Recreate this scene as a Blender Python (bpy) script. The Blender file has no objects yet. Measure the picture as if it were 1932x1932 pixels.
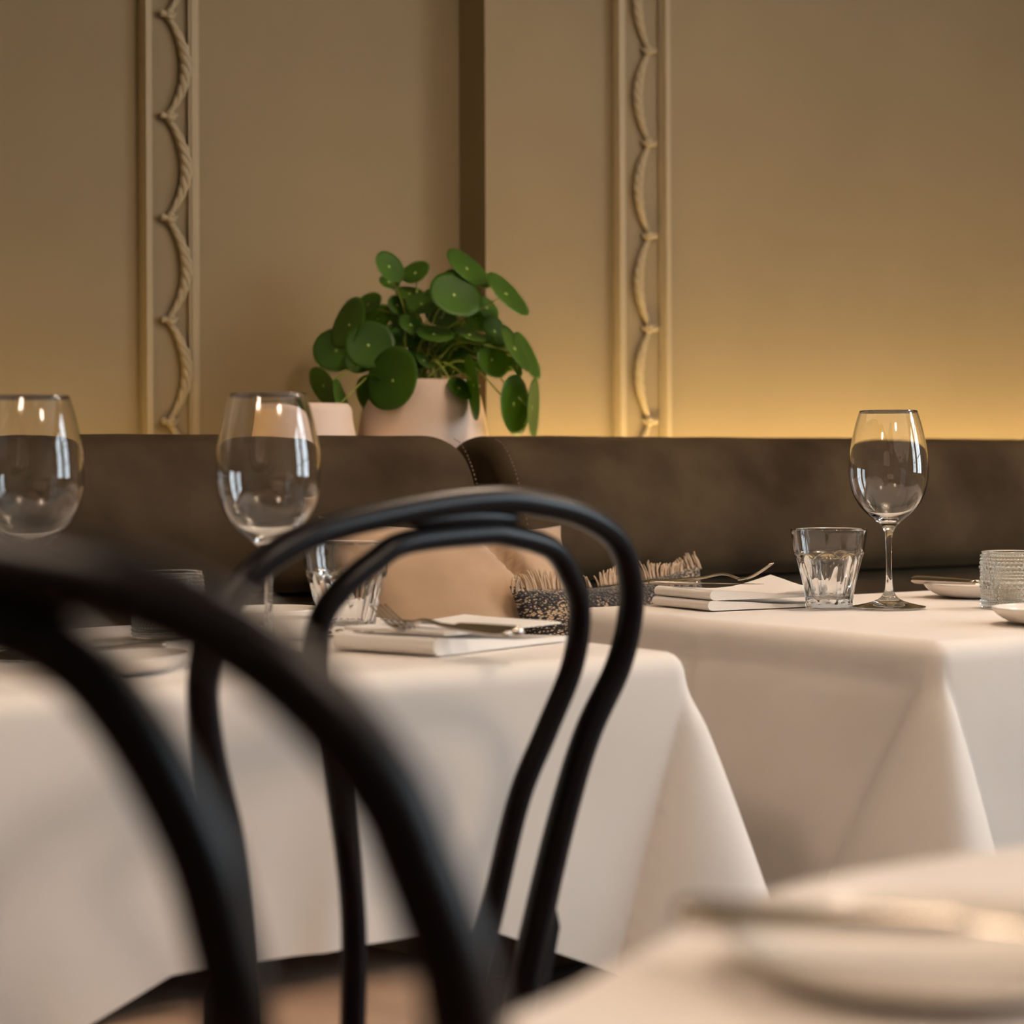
import bpy, bmesh, math, random
from mathutils import Vector, Matrix
from mathutils import noise as mnoise

random.seed(7)
PI = math.pi
sc = bpy.context.scene
C = sc.collection

# ------------------------------------------------------------------ camera
cam_d = bpy.data.cameras.new('camera')
cam_d.sensor_width = 36.0
cam_d.lens = 36.0 * 3900 / 1932
cam_d.shift_y = -(966 - 882) / 1932.0
cam_d.clip_start = 0.05
cam_d.dof.use_dof = True
cam_d.dof.focus_distance = 2.34
cam_d.dof.aperture_fstop = 5.2
cam = bpy.data.objects.new('camera', cam_d)
C.objects.link(cam)
PSI = math.radians(33)
ROLL = 0.0043
cam.location = (0, 0, 0.925)
cam.matrix_world = (Matrix.Translation((0, 0, 0.925)) @ Matrix.Rotation(-PSI, 4, 'Z')
                    @ Matrix.Rotation(PI / 2, 4, 'X') @ Matrix.Rotation(-ROLL, 4, 'Z'))
sc.camera = cam

# ------------------------------------------------------------------ world, exposure
world = bpy.data.worlds.new('sky')
sc.world = world
world.use_nodes = True
bgn = world.node_tree.nodes['Background']
bgn.inputs[0].default_value = (0.80, 0.92, 1.0, 1)
bgn.inputs[1].default_value = 7.5
sc.view_settings.view_transform = 'Standard'
sc.view_settings.look = 'None'
sc.view_settings.exposure = 0.40
sc.view_settings.gamma = 1.0
sc.view_settings.use_curve_mapping = False
sc.cycles.use_denoising = True
sc.cycles.max_bounces = 14
sc.cycles.transmission_bounces = 12
sc.cycles.blur_glossy = 0.6
sc.cycles.sample_clamp_indirect = 6.0

# windows of the room (side wall on the right, behind the camera): y0, y1, z0, z1
WALL_R_X = 4.6
WINDOWS = [(-3.1, -1.6, 0.75, 2.85), (-1.0, 0.3, 0.75, 2.85)]
WALL_BACK_Y = -4.2
BACK_WINDOWS = []


def portal(name, loc, rot, sx, sy):
    l = bpy.data.lights.new(name, 'AREA')
    l.shape = 'RECTANGLE'
    l.size = sx
    l.size_y = sy
    l.cycles.is_portal = True
    o = bpy.data.objects.new(name, l)
    o.location = loc
    o.rotation_euler = rot
    C.objects.link(o)


for (a, b, c0, c1) in WINDOWS:
    portal('window_portal', (WALL_R_X + 0.22, (a + b) / 2, (c0 + c1) / 2), (0, PI / 2, 0), c1 - c0, b - a)
for (a, b, c0, c1) in BACK_WINDOWS:
    portal('window_portal', ((a + b) / 2, WALL_BACK_Y - 0.22, (c0 + c1) / 2), (-PI / 2 + PI, 0, 0), b - a, c1 - c0)


# ------------------------------------------------------------------ helpers
def setp(o, label=None, cat=None, group=None, kind=None):
    if label: o['label'] = label
    if cat: o['category'] = cat
    if group: o['group'] = group
    if kind: o['kind'] = kind
    return o


def mesh_obj(name, bm, mat, parent=None, smooth=True, loc=None):
    bmesh.ops.recalc_face_normals(bm, faces=bm.faces[:])
    me = bpy.data.meshes.new(name)
    bm.to_mesh(me)
    bm.free()
    if smooth:
        for p in me.polygons:
            p.use_smooth = True
    if mat:
        me.materials.append(mat)
    o = bpy.data.objects.new(name, me)
    C.objects.link(o)
    if parent: o.parent = parent
    if loc: o.location = loc
    return o


def empty(name, loc=(0, 0, 0), rz=0.0):
    o = bpy.data.objects.new(name, None)
    o.location = loc
    o.rotation_euler = (0, 0, rz)
    C.objects.link(o)
    return o


def dup(root, loc, rz=0.0):
    r = root.copy()
    C.objects.link(r)
    r.location = loc
    r.rotation_euler = (0, 0, rz)
    for ch in list(root.children):
        c = ch.copy()
        C.objects.link(c)
        c.parent = r
        for g in list(ch.children):
            d = g.copy()
            C.objects.link(d)
            d.parent = c
    return r


def sharp(o, deg=40):
    """shade smooth but keep edges above the angle"""
    me = o.data
    bm = bmesh.new()
    bm.from_mesh(me)
    lim = math.radians(deg)
    for e in bm.edges:
        if len(e.link_faces) == 2 and e.calc_face_angle(0) > lim:
            e.smooth = False
    bm.to_mesh(me)
    bm.free()
    return o


def bevel(o, w=0.005, seg=3):
    m = o.modifiers.new('bevel', 'BEVEL')
    m.width = w
    m.segments = seg
    m.limit_method = 'ANGLE'
    m.angle_limit = math.radians(40)
    return o


def box_bm(bm, x0, x1, y0, y1, z0, z1):
    vs = [bm.verts.new((x, y, z)) for z in (z0, z1) for y in (y0, y1) for x in (x0, x1)]
    for f in ((0, 2, 3, 1), (4, 5, 7, 6), (0, 1, 5, 4), (2, 6, 7, 3), (0, 4, 6, 2), (1, 3, 7, 5)):
        bm.faces.new([vs[i] for i in f])


def box(name, x0, x1, y0, y1, z0, z1, mat, parent=None, bev=0):
    bm = bmesh.new()
    box_bm(bm, x0, x1, y0, y1, z0, z1)
    o = mesh_obj(name, bm, mat, parent, smooth=False)
    if bev: bevel(o, bev)
    return o


def catmull(pts, n=8, closed=False):
    P = [Vector(p) for p in pts]
    N = len(P)
    out = []
    rng = range(N) if closed else range(N - 1)
    for i in rng:
        if closed:
            a, b, c, d = P[(i - 1) % N], P[i], P[(i + 1) % N], P[(i + 2) % N]
        else:
            b, c = P[i], P[i + 1]
            a = P[i - 1] if i else 2 * b - c
            d = P[i + 2] if i + 2 < N else 2 * c - b
        for k in range(n):
            t = k / n
            out.append(0.5 * ((2 * b) + (c - a) * t + (2 * a - 5 * b + 4 * c - d) * t * t + (3 * b - a - 3 * c + d) * t ** 3))
    if not closed: out.append(P[-1].copy())
    return out


def tube_bm(bm, pts, radii, seg=12, cap=True, squash=1.0):
    """swept round tube through points; radii list or number"""
    pts = [Vector(p) for p in pts]
    n = len(pts)
    if not isinstance(radii, (list, tuple)): radii = [radii] * n
    T = []
    for i in range(n):
        a = pts[max(0, i - 1)]
        b = pts[min(n - 1, i + 1)]
        T.append((b - a).normalized())
    up = Vector((0, 0, 1)) if abs(T[0].z) < 0.9 else Vector((1, 0, 0))
    nrm = (up - T[0] * up.dot(T[0])).normalized()
    rings = []
    for i in range(n):
        nrm = (nrm - T[i] * nrm.dot(T[i]))
        if nrm.length < 1e-6: nrm = T[i].orthogonal()
        nrm.normalize()
        bi = T[i].cross(nrm)
        rings.append([bm.verts.new(pts[i] + (nrm * math.cos(2 * PI * k / seg) + bi * math.sin(2 * PI * k / seg) * squash) * radii[i]) for k in range(seg)])
    for i in range(n - 1):
        for k in range(seg):
            bm.faces.new((rings[i][k], rings[i][(k + 1) % seg], rings[i + 1][(k + 1) % seg], rings[i + 1][k]))
    if cap:
        bm.faces.new(rings[0][::-1])
        bm.faces.new(rings[-1])


def lathe_bm(bm, prof, seg=64, center=(0, 0, 0), rfun=None):
    """revolve profile [(r, z)...]; r == 0 gives a pole"""
    cx, cy, cz = center
    rings = []
    for (r, z) in prof:
        if r < 1e-7:
            rings.append([bm.verts.new((cx, cy, cz + z))])
        else:
            ring = []
            for k in range(seg):
                a = 2 * PI * k / seg
                rr = r if rfun is None else rfun(r, z, a)
                ring.append(bm.verts.new((cx + rr * math.cos(a), cy + rr * math.sin(a), cz + z)))
            rings.append(ring)
    for A, B in zip(rings, rings[1:]):
        if len(A) == 1 and len(B) == 1: continue
        if len(A) == 1:
            for k in range(seg): bm.faces.new((A[0], B[k], B[(k + 1) % seg]))
        elif len(B) == 1:
            for k in range(seg): bm.faces.new((A[k], A[(k + 1) % seg], B[0]))
        else:
            for k in range(seg): bm.faces.new((A[k], A[(k + 1) % seg], B[(k + 1) % seg], B[k]))


def prof_smooth(pts, n=6):
    return [(max(0.0, v.x), v.y) for v in catmull([(p[0], p[1], 0) for p in pts], n)]


# ------------------------------------------------------------------ materials
def mat(name, col, rough=0.5, metal=0.0, spec=0.5, coat=0.0, sheen=0.0):
    m = bpy.data.materials.new(name)
    m.use_nodes = True
    b = m.node_tree.nodes['Principled BSDF']
    b.inputs['Base Color'].default_value = (*col, 1)
    b.inputs['Roughness'].default_value = rough
    b.inputs['Metallic'].default_value = metal
    b.inputs['Specular IOR Level'].default_value = spec
    b.inputs['Coat Weight'].default_value = coat
    b.inputs['Sheen Weight'].default_value = sheen
    return m


def nd(m, t, **kw):
    n = m.node_tree.nodes.new(t)
    for k, v in kw.items(): setattr(n, k, v)
    return n


def add_noise(m, c1, c2, scale=5, detail=6, bump=0.0, bscale=None, stretch=None, lo=0.35, hi=0.65, dist=0.001):
    nt = m.node_tree
    b = nt.nodes['Principled BSDF']
    tc = nd(m, 'ShaderNodeTexCoord')
    mp = nd(m, 'ShaderNodeMapping')
    if stretch: mp.inputs['Scale'].default_value = stretch
    nt.links.new(tc.outputs['Object'], mp.inputs[0])
    ns = nd(m, 'ShaderNodeTexNoise')
    ns.inputs['Scale'].default_value = scale
    ns.inputs['Detail'].default_value = detail
    nt.links.new(mp.outputs[0], ns.inputs['Vector'])
    cr = nd(m, 'ShaderNodeValToRGB')
    cr.color_ramp.elements[0].position = lo
    cr.color_ramp.elements[0].color = (*c1, 1)
    cr.color_ramp.elements[1].position = hi
    cr.color_ramp.elements[1].color = (*c2, 1)
    nt.links.new(ns.outputs['Fac'], cr.inputs[0])
    nt.links.new(cr.outputs[0], b.inputs['Base Color'])
    if bump:
        n2 = nd(m, 'ShaderNodeTexNoise')
        n2.inputs['Scale'].default_value = bscale or scale * 8
        n2.inputs['Detail'].default_value = 4
        nt.links.new(mp.outputs[0], n2.inputs['Vector'])
        bp = nd(m, 'ShaderNodeBump')
        bp.inputs['Strength'].default_value = bump
        bp.inputs['Distance'].default_value = dist
        nt.links.new(n2.outputs['Fac'], bp.inputs['Height'])
        nt.links.new(bp.outputs[0], b.inputs['Normal'])
    return m


def glass(name, col=(1, 1, 1), rough=0.0, ior=1.5):
    m = mat(name, col, rough)
    b = m.node_tree.nodes['Principled BSDF']
    b.inputs['Transmission Weight'].default_value = 1.0
    b.inputs['IOR'].default_value = ior
    return m


def emis(name, col, s):
    m = bpy.data.materials.new(name)
    m.use_nodes = True
    nt = m.node_tree
    nt.nodes.clear()
    e = nt.nodes.new('ShaderNodeEmission')
    e.inputs[0].default_value = (*col, 1)
    e.inputs[1].default_value = s
    o = nt.nodes.new('ShaderNodeOutputMaterial')
    nt.links.new(e.outputs[0], o.inputs[0])
    return m


M_wall = add_noise(mat('wall_paint', (.180, .138, .083), .75, spec=.2), (.173, .133, .079), (.187, .144, .087), 3, bump=.12, bscale=260, dist=.0006)
M_trim = mat('trim_paint', (.245, .195, .122), .55, spec=.3)
M_ceil = mat('ceiling_paint', (.68, .64, .58), .8)
M_floor = add_noise(mat('oak_floor', (.20, .12, .075), .45), (.09, .05, .03), (.17, .10, .065), 3, stretch=(1, 14, 1), bump=.1)
M_cloth = add_noise(mat('white_linen', (.83, .765, .71), .85, spec=.2, sheen=.15), (.82, .752, .695), (.85, .785, .73), 9, bump=.10, bscale=700, dist=.0004)
M_napkin = add_noise(mat('napkin_linen', (.83, .78, .73), .9, spec=.15, sheen=.15), (.82, .765, .71), (.85, .80, .745), 12, bump=.10, bscale=900, dist=.0003)
M_sofa = add_noise(mat('brown_leather', (.075, .05, .03), .8, spec=.10), (.026, .0165, .009), (.074, .052, .029), 7, detail=9, bump=.25, bscale=240, lo=.3, hi=.72, dist=.0008)
M_gap = mat('dark_lining', (.02, .013, .01), .9)
M_stitch = mat('stitching_thread', (.22, .15, .11), .8)
M_chair = mat('black_lacquered_beech', (.0032, .0016, .0024), .34, spec=.26, coat=.0)
M_chair.node_tree.nodes['Principled BSDF'].inputs['Coat Roughness'].default_value = .25
M_cane = add_noise(mat('cane_seat', (.45, .30, .2), .6), (.40, .26, .18), (.52, .36, .25), 60)
M_pad = add_noise(mat('tan_seat_leather', (.28, .18, .125), .6), (.27, .175, .12), (.36, .24, .165), 12)
M_steel = mat('cutlery_steel', (.52, .46, .40), .22, metal=1.0)
M_china = mat('white_porcelain', (.84, .78, .71), .18, spec=.5)
M_pot = add_noise(mat('blush_ceramic', (.74, .56, .45), .55), (.72, .545, .44), (.77, .59, .48), 6)
M_soil = add_noise(mat('potting_soil', (.02, .013, .01), .95), (.01, .007, .005), (.04, .025, .018), 80, bump=.8, dist=.004)
M_leaf = add_noise(mat('leaf_green', (.05, .12, .01), .42, spec=.4), (.030, .080, .008), (.058, .145, .010), 9)
M_leaf.node_tree.nodes['Principled BSDF'].inputs['Subsurface Weight'].default_value = 0.0
M_stem = mat('petiole_green', (.22, .27, .03), .5)
M_dot = mat('leaf_dot', (.42, .52, .12), .5)
M_glass = glass('clear_glass', ior=1.48)
M_glass2 = glass('moulded_glass', (.975, .99, .97), ior=1.48)
M_wax = mat('candle_wax', (.82, .72, .60), .5)
M_pillow = add_noise(mat('tan_velvet', (.42, .28, .18), .85, sheen=.35), (.37, .245, .15), (.48, .325, .205), 8, bump=.15, bscale=300, dist=.0006)
M_fringe = mat('cream_fringe_yarn', (.60, .44, .30), .9, sheen=.3)
M_metal_black = mat('table_base_iron', (.02, .02, .02), .5, metal=.4)
M_wood = mat('table_board', (.25, .16, .10), .6)
M_ledge = mat('ledge_paint', (.35, .28, .19), .7)


def translucent_leaf(m):
    nt = m.node_tree
    b = nt.nodes['Principled BSDF']
    tr = nt.nodes.new('ShaderNodeBsdfTranslucent')
    tr.inputs[0].default_value = (.22, .36, .01, 1)
    mx = nt.nodes.new('ShaderNodeMixShader')
    mx.inputs[0].default_value = .38
    out = [n for n in nt.nodes if n.type == 'OUTPUT_MATERIAL'][0]
    nt.links.new(b.outputs[0], mx.inputs[1])
    nt.links.new(tr.outputs[0], mx.inputs[2])
    nt.links.new(mx.outputs[0], out.inputs[0])


translucent_leaf(M_leaf)


def woven_mat():
    m = mat('woven_black_cream', (.3, .25, .2), .95, sheen=.2)
    nt = m.node_tree
    b = nt.nodes['Principled BSDF']
    tc = nd(m, 'ShaderNodeTexCoord')
    vo = nd(m, 'ShaderNodeTexVoronoi')
    vo.inputs['Scale'].default_value = 230
    mp = nd(m, 'ShaderNodeMapping')
    mp.inputs['Scale'].default_value = (1, 1, 1.7)
    nt.links.new(tc.outputs['Object'], mp.inputs[0])
    nt.links.new(mp.outputs[0], vo.inputs['Vector'])
    ns = nd(m, 'ShaderNodeTexNoise')
    ns.inputs['Scale'].default_value = 26
    nt.links.new(mp.outputs[0], ns.inputs['Vector'])
    mul = nd(m, 'ShaderNodeMath', operation='ADD')
    nt.links.new(vo.outputs['Distance'], mul.inputs[0])
    nt.links.new(ns.outputs['Fac'], mul.inputs[1])
    cr = nd(m, 'ShaderNodeValToRGB')
    e = cr.color_ramp.elements
    e[0].position = .72
    e[0].color = (.50, .36, .23, 1)
    e[1].position = 1.0
    e[1].color = (.012, .010, .011, 1)
    x = e.new(.86)
    x.color = (.30, .21, .13, 1)
    x = e.new(.93)
    x.color = (.05, .04, .035, 1)
    nt.links.new(mul.outputs[0], cr.inputs[0])
    nt.links.new(cr.outputs[0], b.inputs['Base Color'])
    bp = nd(m, 'ShaderNodeBump')
    bp.inputs['Distance'].default_value = .003
    nt.links.new(vo.outputs['Distance'], bp.inputs['Height'])
    nt.links.new(bp.outputs[0], b.inputs['Normal'])
    return m


M_woven = woven_mat()

# ------------------------------------------------------------------ the room
RX0, RX1, RY0 = -2.6, WALL_R_X, WALL_BACK_Y
YL, YR, XC, HZ = 2.92, 2.84, 1.795, 3.3      # recessed wall, nearer wall, corner between them, ceiling


def struct(o, label=None):
    o['kind'] = 'structure'
    if label: o['label'] = label
    return o


struct(box('floor', RX0 - .2, RX1 + .2, RY0 - .2, YL + .2, -.1, 0, M_floor), 'brown wooden floor')
struct(box('ceiling', RX0 - .2, RX1 + .2, RY0 - .2, YL + .2, HZ, HZ + .1, M_ceil), 'pale plain ceiling')
bm = bmesh.new()
box_bm(bm, RX0 - .2, XC, YL, YL + .2, 0, HZ)
box_bm(bm, XC, RX1 + .2, YR, YL + .2, 0, HZ)
struct(mesh_obj('wall_back', bm, M_wall, smooth=False), 'beige panelled wall behind the banquette, stepping forward at the middle')
struct(box('wall_left', RX0 - .2, RX0, RY0, YL, 0, HZ, M_wall), 'beige side wall')


def wall_with_openings(name, axis, c0, c1, lo, hi, openings, m):
    """axis 'x': wall is a slab in x from c0 to c1, running in y lo..hi"""
    bm = bmesh.new()
    cuts = sorted(openings)
    pos = lo
    def bb(a, b, z0, z1):
        if b - a < 1e-4 or z1 - z0 < 1e-4: return
        if axis == 'x': box_bm(bm, c0, c1, a, b, z0, z1)
        else: box_bm(bm, a, b, c0, c1, z0, z1)
    for (a, b, z0, z1) in cuts:
        bb(pos, a, 0, HZ)
        bb(a, b, 0, z0)
        bb(a, b, z1, HZ)
        pos = b
    bb(pos, hi, 0, HZ)
    return mesh_obj(name, bm, m, smooth=False)


M_wall2 = mat('side_wall_paint', (.30, .24, .17), .8)
struct(wall_with_openings('wall_right', 'x', RX1, RX1 + .2, RY0, YL, WINDOWS, M_wall2), 'side wall with tall windows')
struct(wall_with_openings('wall_front', 'y', RY0 - .2, RY0, RX0, RX1, BACK_WINDOWS, M_wall2), 'wall behind the viewpoint with a window')
M_frame = mat('window_frame_paint', (.6, .56, .48), .5)


def window_frame(n, axis, c, a, b, z0, z1):
    bm = bmesh.new()
    def bb(p0, p1, q0, q1):
        if axis == 'x': box_bm(bm, c, c + .05, p0, p1, q0, q1)
        else: box_bm(bm, p0, p1, c - .05, c, q0, q1)
    bb(a, a + .05, z0, z1); bb(b - .05, b, z0, z1); bb(a, b, z0, z0 + .05); bb(a, b, z1 - .05, z1)
    bb((a + b) / 2 - .02, (a + b) / 2 + .02, z0, z1)
    for t in (.33, .66): bb(a, b, z0 + (z1 - z0) * t - .015, z0 + (z1 - z0) * t + .015)
    struct(mesh_obj('window_%d' % n, bm, M_frame, smooth=False), 'tall painted window frame with glazing bars')


k = 1
for w in WINDOWS:
    window_frame(k, 'x', RX1 + .1, *w); k += 1
for w in BACK_WINDOWS:
    window_frame(k, 'y', RY0 - .1, *w); k += 1


# wall mouldings: framed strips with a plaster ribbon garland
def rail_bm(bm, x0, x1, y, z0, z1, t=.016):
    """raised rail with bevelled front edges, standing on a wall at y"""
    w = min(.004, (x1 - x0) * .25)
    prof = [(x0, y), (x0, y - t * .55), (x0 + w, y - t), (x1 - w, y - t), (x1, y - t * .55), (x1, y)]
    lo = [bm.verts.new((px, py, z0)) for px, py in prof]
    hi = [bm.verts.new((px, py, z1)) for px, py in prof]
    for i in range(len(prof) - 1):
        bm.faces.new((lo[i], lo[i + 1], hi[i + 1], hi[i]))


def moulding(n, xs, y, knot_x, belly_x, knot_z0, spacing, side, label):
    bm = bmesh.new()
    rail_bm(bm, xs[0], xs[1], y, .3, HZ, .021)
    rail_bm(bm, xs[2], xs[3], y, .3, HZ, .005 if side > 0 else .015)
    # thin inner beads beside the rails
    rail_bm(bm, xs[1] + .0002, xs[1] + .0035, y, .3, HZ, .007)
    rail_bm(bm, xs[2] - .0035, xs[2] - .0002, y, .3, HZ, .007)
    t = struct(mesh_obj('trim_%d' % n, bm, M_trim, smooth=False), label)
    # garland: braided drops swinging out between ribbon knots
    bm = bmesh.new()
    kz = [knot_z0 + spacing * i for i in range(-3, 11)]
    for z0, z1 in zip(kz, kz[1:]):
        N = 26
        for strand in range(3):
            pts, rad = [], []
            for i in range(N + 1):
                u = i / N
                env = math.sin(PI * u)
                xx = knot_x + (belly_x - knot_x) * (env ** .8 if env > 0 else 0)
                zz = z0 + (z1 - z0) * u
                ph = u * 2 * PI * 3.0 + strand * 2 * PI / 3
                amp = .0035 * (.35 + env)
                pts.append((xx + math.cos(ph) * amp, y - .0045 - (.5 + .5 * math.sin(ph)) * amp, zz))
                rad.append(.0026 + .0030 * env)
            tube_bm(bm, pts, rad, 7)
    for z in kz:
        s = side
        tube_bm(bm, catmull([(knot_x - s * .010, y - .006, z + .001), (knot_x - s * .004, y - .008, z), (knot_x + s * .004, y - .006, z - .002)], 4),
                [.003, .0055, .006, .006, .005, .005, .004, .003, .003], 8)
        for dz, ln in ((.004, .020), (-.004, .016)):
            pts = catmull([(knot_x, y - .006, z), (knot_x + s * .008, y - .009, z - dz), (knot_x + s * ln, y - .003, z + dz)], 4)
            tube_bm(bm, pts, [.004, .005, .0055, .005, .0045, .004, .003, .002, .0015], 8)
    mesh_obj('garland', bm, M_trim, t)
    return t


moulding(1, (1.2267, 1.2437, 1.309, 1.325), YL, 1.269, 1.302, .997, .1545, 1, 'narrow wall moulding strip with a plaster ribbon garland, left of the plant')
moulding(2, (2.0455, 2.0655, 2.149, 2.166), YR, 2.126, 2.098, 1.003, .1583, -1, 'narrow wall moulding strip with a plaster ribbon garland, right of the plant')
struct(box('baseboard_back', RX0, XC, YL - .02, YL, 0, .14, M_trim), 'painted skirting board')

# ------------------------------------------------------------------ ledge and light strips behind the banquette
struct(box('trim_3', -1.4, RX1 - .3, 2.619, YR - .003, 0, .82, M_ledge), 'low painted ledge behind the banquette')
LED = emis('warm_led', (1.0, .70, .28), 58.0)
LED_S = emis('warm_led_dim', (1.0, .66, .22), 17.0)
o = box('led_strip', 1.73, 4.2, 2.70, 2.722, .8215, .836, LED)
setp(o, 'long warm LED light strip on the ledge behind the right banquette', 'light strip')
o = box('led_strip', -.6, 1.27, 2.74, 2.762, .8215, .836, LED_S)
setp(o, 'warm LED light strip on the ledge behind the left banquette', 'light strip')
o = box('led_strip', 1.25, 1.75, 2.6065, 2.612, .800, .812, LED_S)
setp(o, 'short warm LED light strip in front of the two pots', 'light strip')


# ------------------------------------------------------------------ banquette
def back_module(x0, x1, endr0, endr1, name_seed):
    """upholstered back roll: closed section swept along x with rounded ends"""
    # section in (y, z): front face leans back towards the top
    sec = [(2.395, .765), (2.384, .79), (2.386, .83), (2.402, .88), (2.424, .925), (2.45, .955), (2.485, .968), (2.525, .970), (2.565, .962),
           (2.592, .94), (2.602, .90), (2.604, .83), (2.604, .765)]
    sec = [(v.x, v.y) for v in catmull([(a, b, 0) for a, b in sec], 5)]
    cy, cz = 2.50, .86
    xs = []
    def ramp(r, n=12): return [r * (1 - math.cos(PI / 2 * i / n)) for i in range(n + 1)]
    st = [(x0 + a, math.sin(PI / 2 * i / 12)) for i, a in enumerate(ramp(endr0))] if endr0 else [(x0, 1)]
    en = [(x1 - a, math.sin(PI / 2 * i / 12)) for i, a in enumerate(ramp(endr1))][::-1] if endr1 else [(x1, 1)]
    nmid = max(4, int((x1 - x0) / .05))
    mid = [(x0 + endr0 + (x1 - x0 - endr0 - endr1) * i / nmid, 1) for i in range(1, nmid)]
    st = st + mid + en
    bm = bmesh.new()
    rings = []
    rmax = .030
    for (x, w) in st:
        inset = (1 - w) * rmax
        ring = []
        for (py, pz) in sec:
            d = Vector((py - cy, pz - cz))
            L = d.length
            nz = .0018 * mnoise.noise(Vector((x * 5 + name_seed, py * 7, pz * 9))) + .001 * mnoise.noise(Vector((x * 17, py * 20, pz * 21)))
            k = (L - inset + nz) / L
            zz = cz + d.y * k
            if pz <= .7651: zz = .765
            ring.append(bm.verts.new((x, cy + d.x * k, zz)))
        rings.append(ring)
    n = len(sec)
    for A, B in zip(rings, rings[1:]):
        for k_ in range(n):
            bm.faces.new((A[k_], A[(k_ + 1) % n], B[(k_ + 1) % n], B[k_]))
    bm.faces.new(rings[0])
    bm.faces.new(rings[-1])
    return bm


def stitch_line(x, parent):
    """row of small stitches running down the front of the roll beside an end"""
    path = catmull([(x, 2.470, .9655), (x, 2.449, .9555), (x, 2.423, .9255), (x, 2.401, .8805), (x, 2.3845, .8305), (x, 2.3825, .79)], 14)
    bm = bmesh.new()
    acc, nxt = 0, 0
    for a, b in zip(path, path[1:]):
        if acc >= nxt:
            d = (b - a).normalized()
            tube_bm(bm, [a, a + d * .0032], .0006, 5)
            nxt = acc + .0055
        acc += (b - a).length
    mesh_obj('stitching', bm, M_stitch, parent)


def banquette(x0, x1, e0, e1, stitch, label, seed):
    r = empty('banquette', ((x0 + x1) / 2, 2.3, 0))
    setp(r, label, 'bench')
    ox = (x0 + x1) / 2
    def P(name, bm, m):
        for v in bm.verts: v.co -= Vector((ox, 2.3, 0))
        return mesh_obj(name, bm, m, r)
    roll = P('back_roll', back_module(x0, x1, e0, e1, seed), M_sofa)
    sharp(roll, 50)
    bm = bmesh.new(); box_bm(bm, x0 + .004, x1 - .004, 2.405, 2.60, .44, .7645)
    bevel(P('back_panel', bm, M_sofa), .012, 4)
    bm = bmesh.new(); box_bm(bm, x0 + .004, x1 - .004, 2.11, 2.404, .30, .47)
    bevel(P('seat', bm, M_sofa), .03, 5)
    bm = bmesh.new(); box_bm(bm, x0 + .01, x1 - .01, 2.12, 2.60, .0, .299)
    P('plinth', bm, M_gap)
    bm = bmesh.new()
    xx = x0 + .0011 if stitch > 0 else x1
    for s_ in (stitch,):
        sx = (x0 + .017) if s_ > 0 else (x1 - .012)
        path = catmull([(sx, 2.470, .9655), (sx, 2.449, .9555), (sx, 2.4235, .9255), (sx, 2.4015, .8805), (sx, 2.3855, .8305), (sx, 2.3835, .79)], 14)
        acc, nxt = 0, 0
        for a, b in zip(path, path[1:]):
            if acc >= nxt:
                d = (b - a).normalized()
                tube_bm(bm, [a, a + d * .0032], .0007, 5)
                nxt = acc + .0055
            acc += (b - a).length
    P('stitching', bm, M_stitch)
    return r


banquette(-1.2, 1.520, 0, .045, -1, 'brown leather banquette back, left section behind the wine glasses and left of the seam', 3.1)
banquette(1.560, 4.3, .028, 0, 1, 'brown leather banquette back, right section behind the single wine glass', 8.7)


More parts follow.
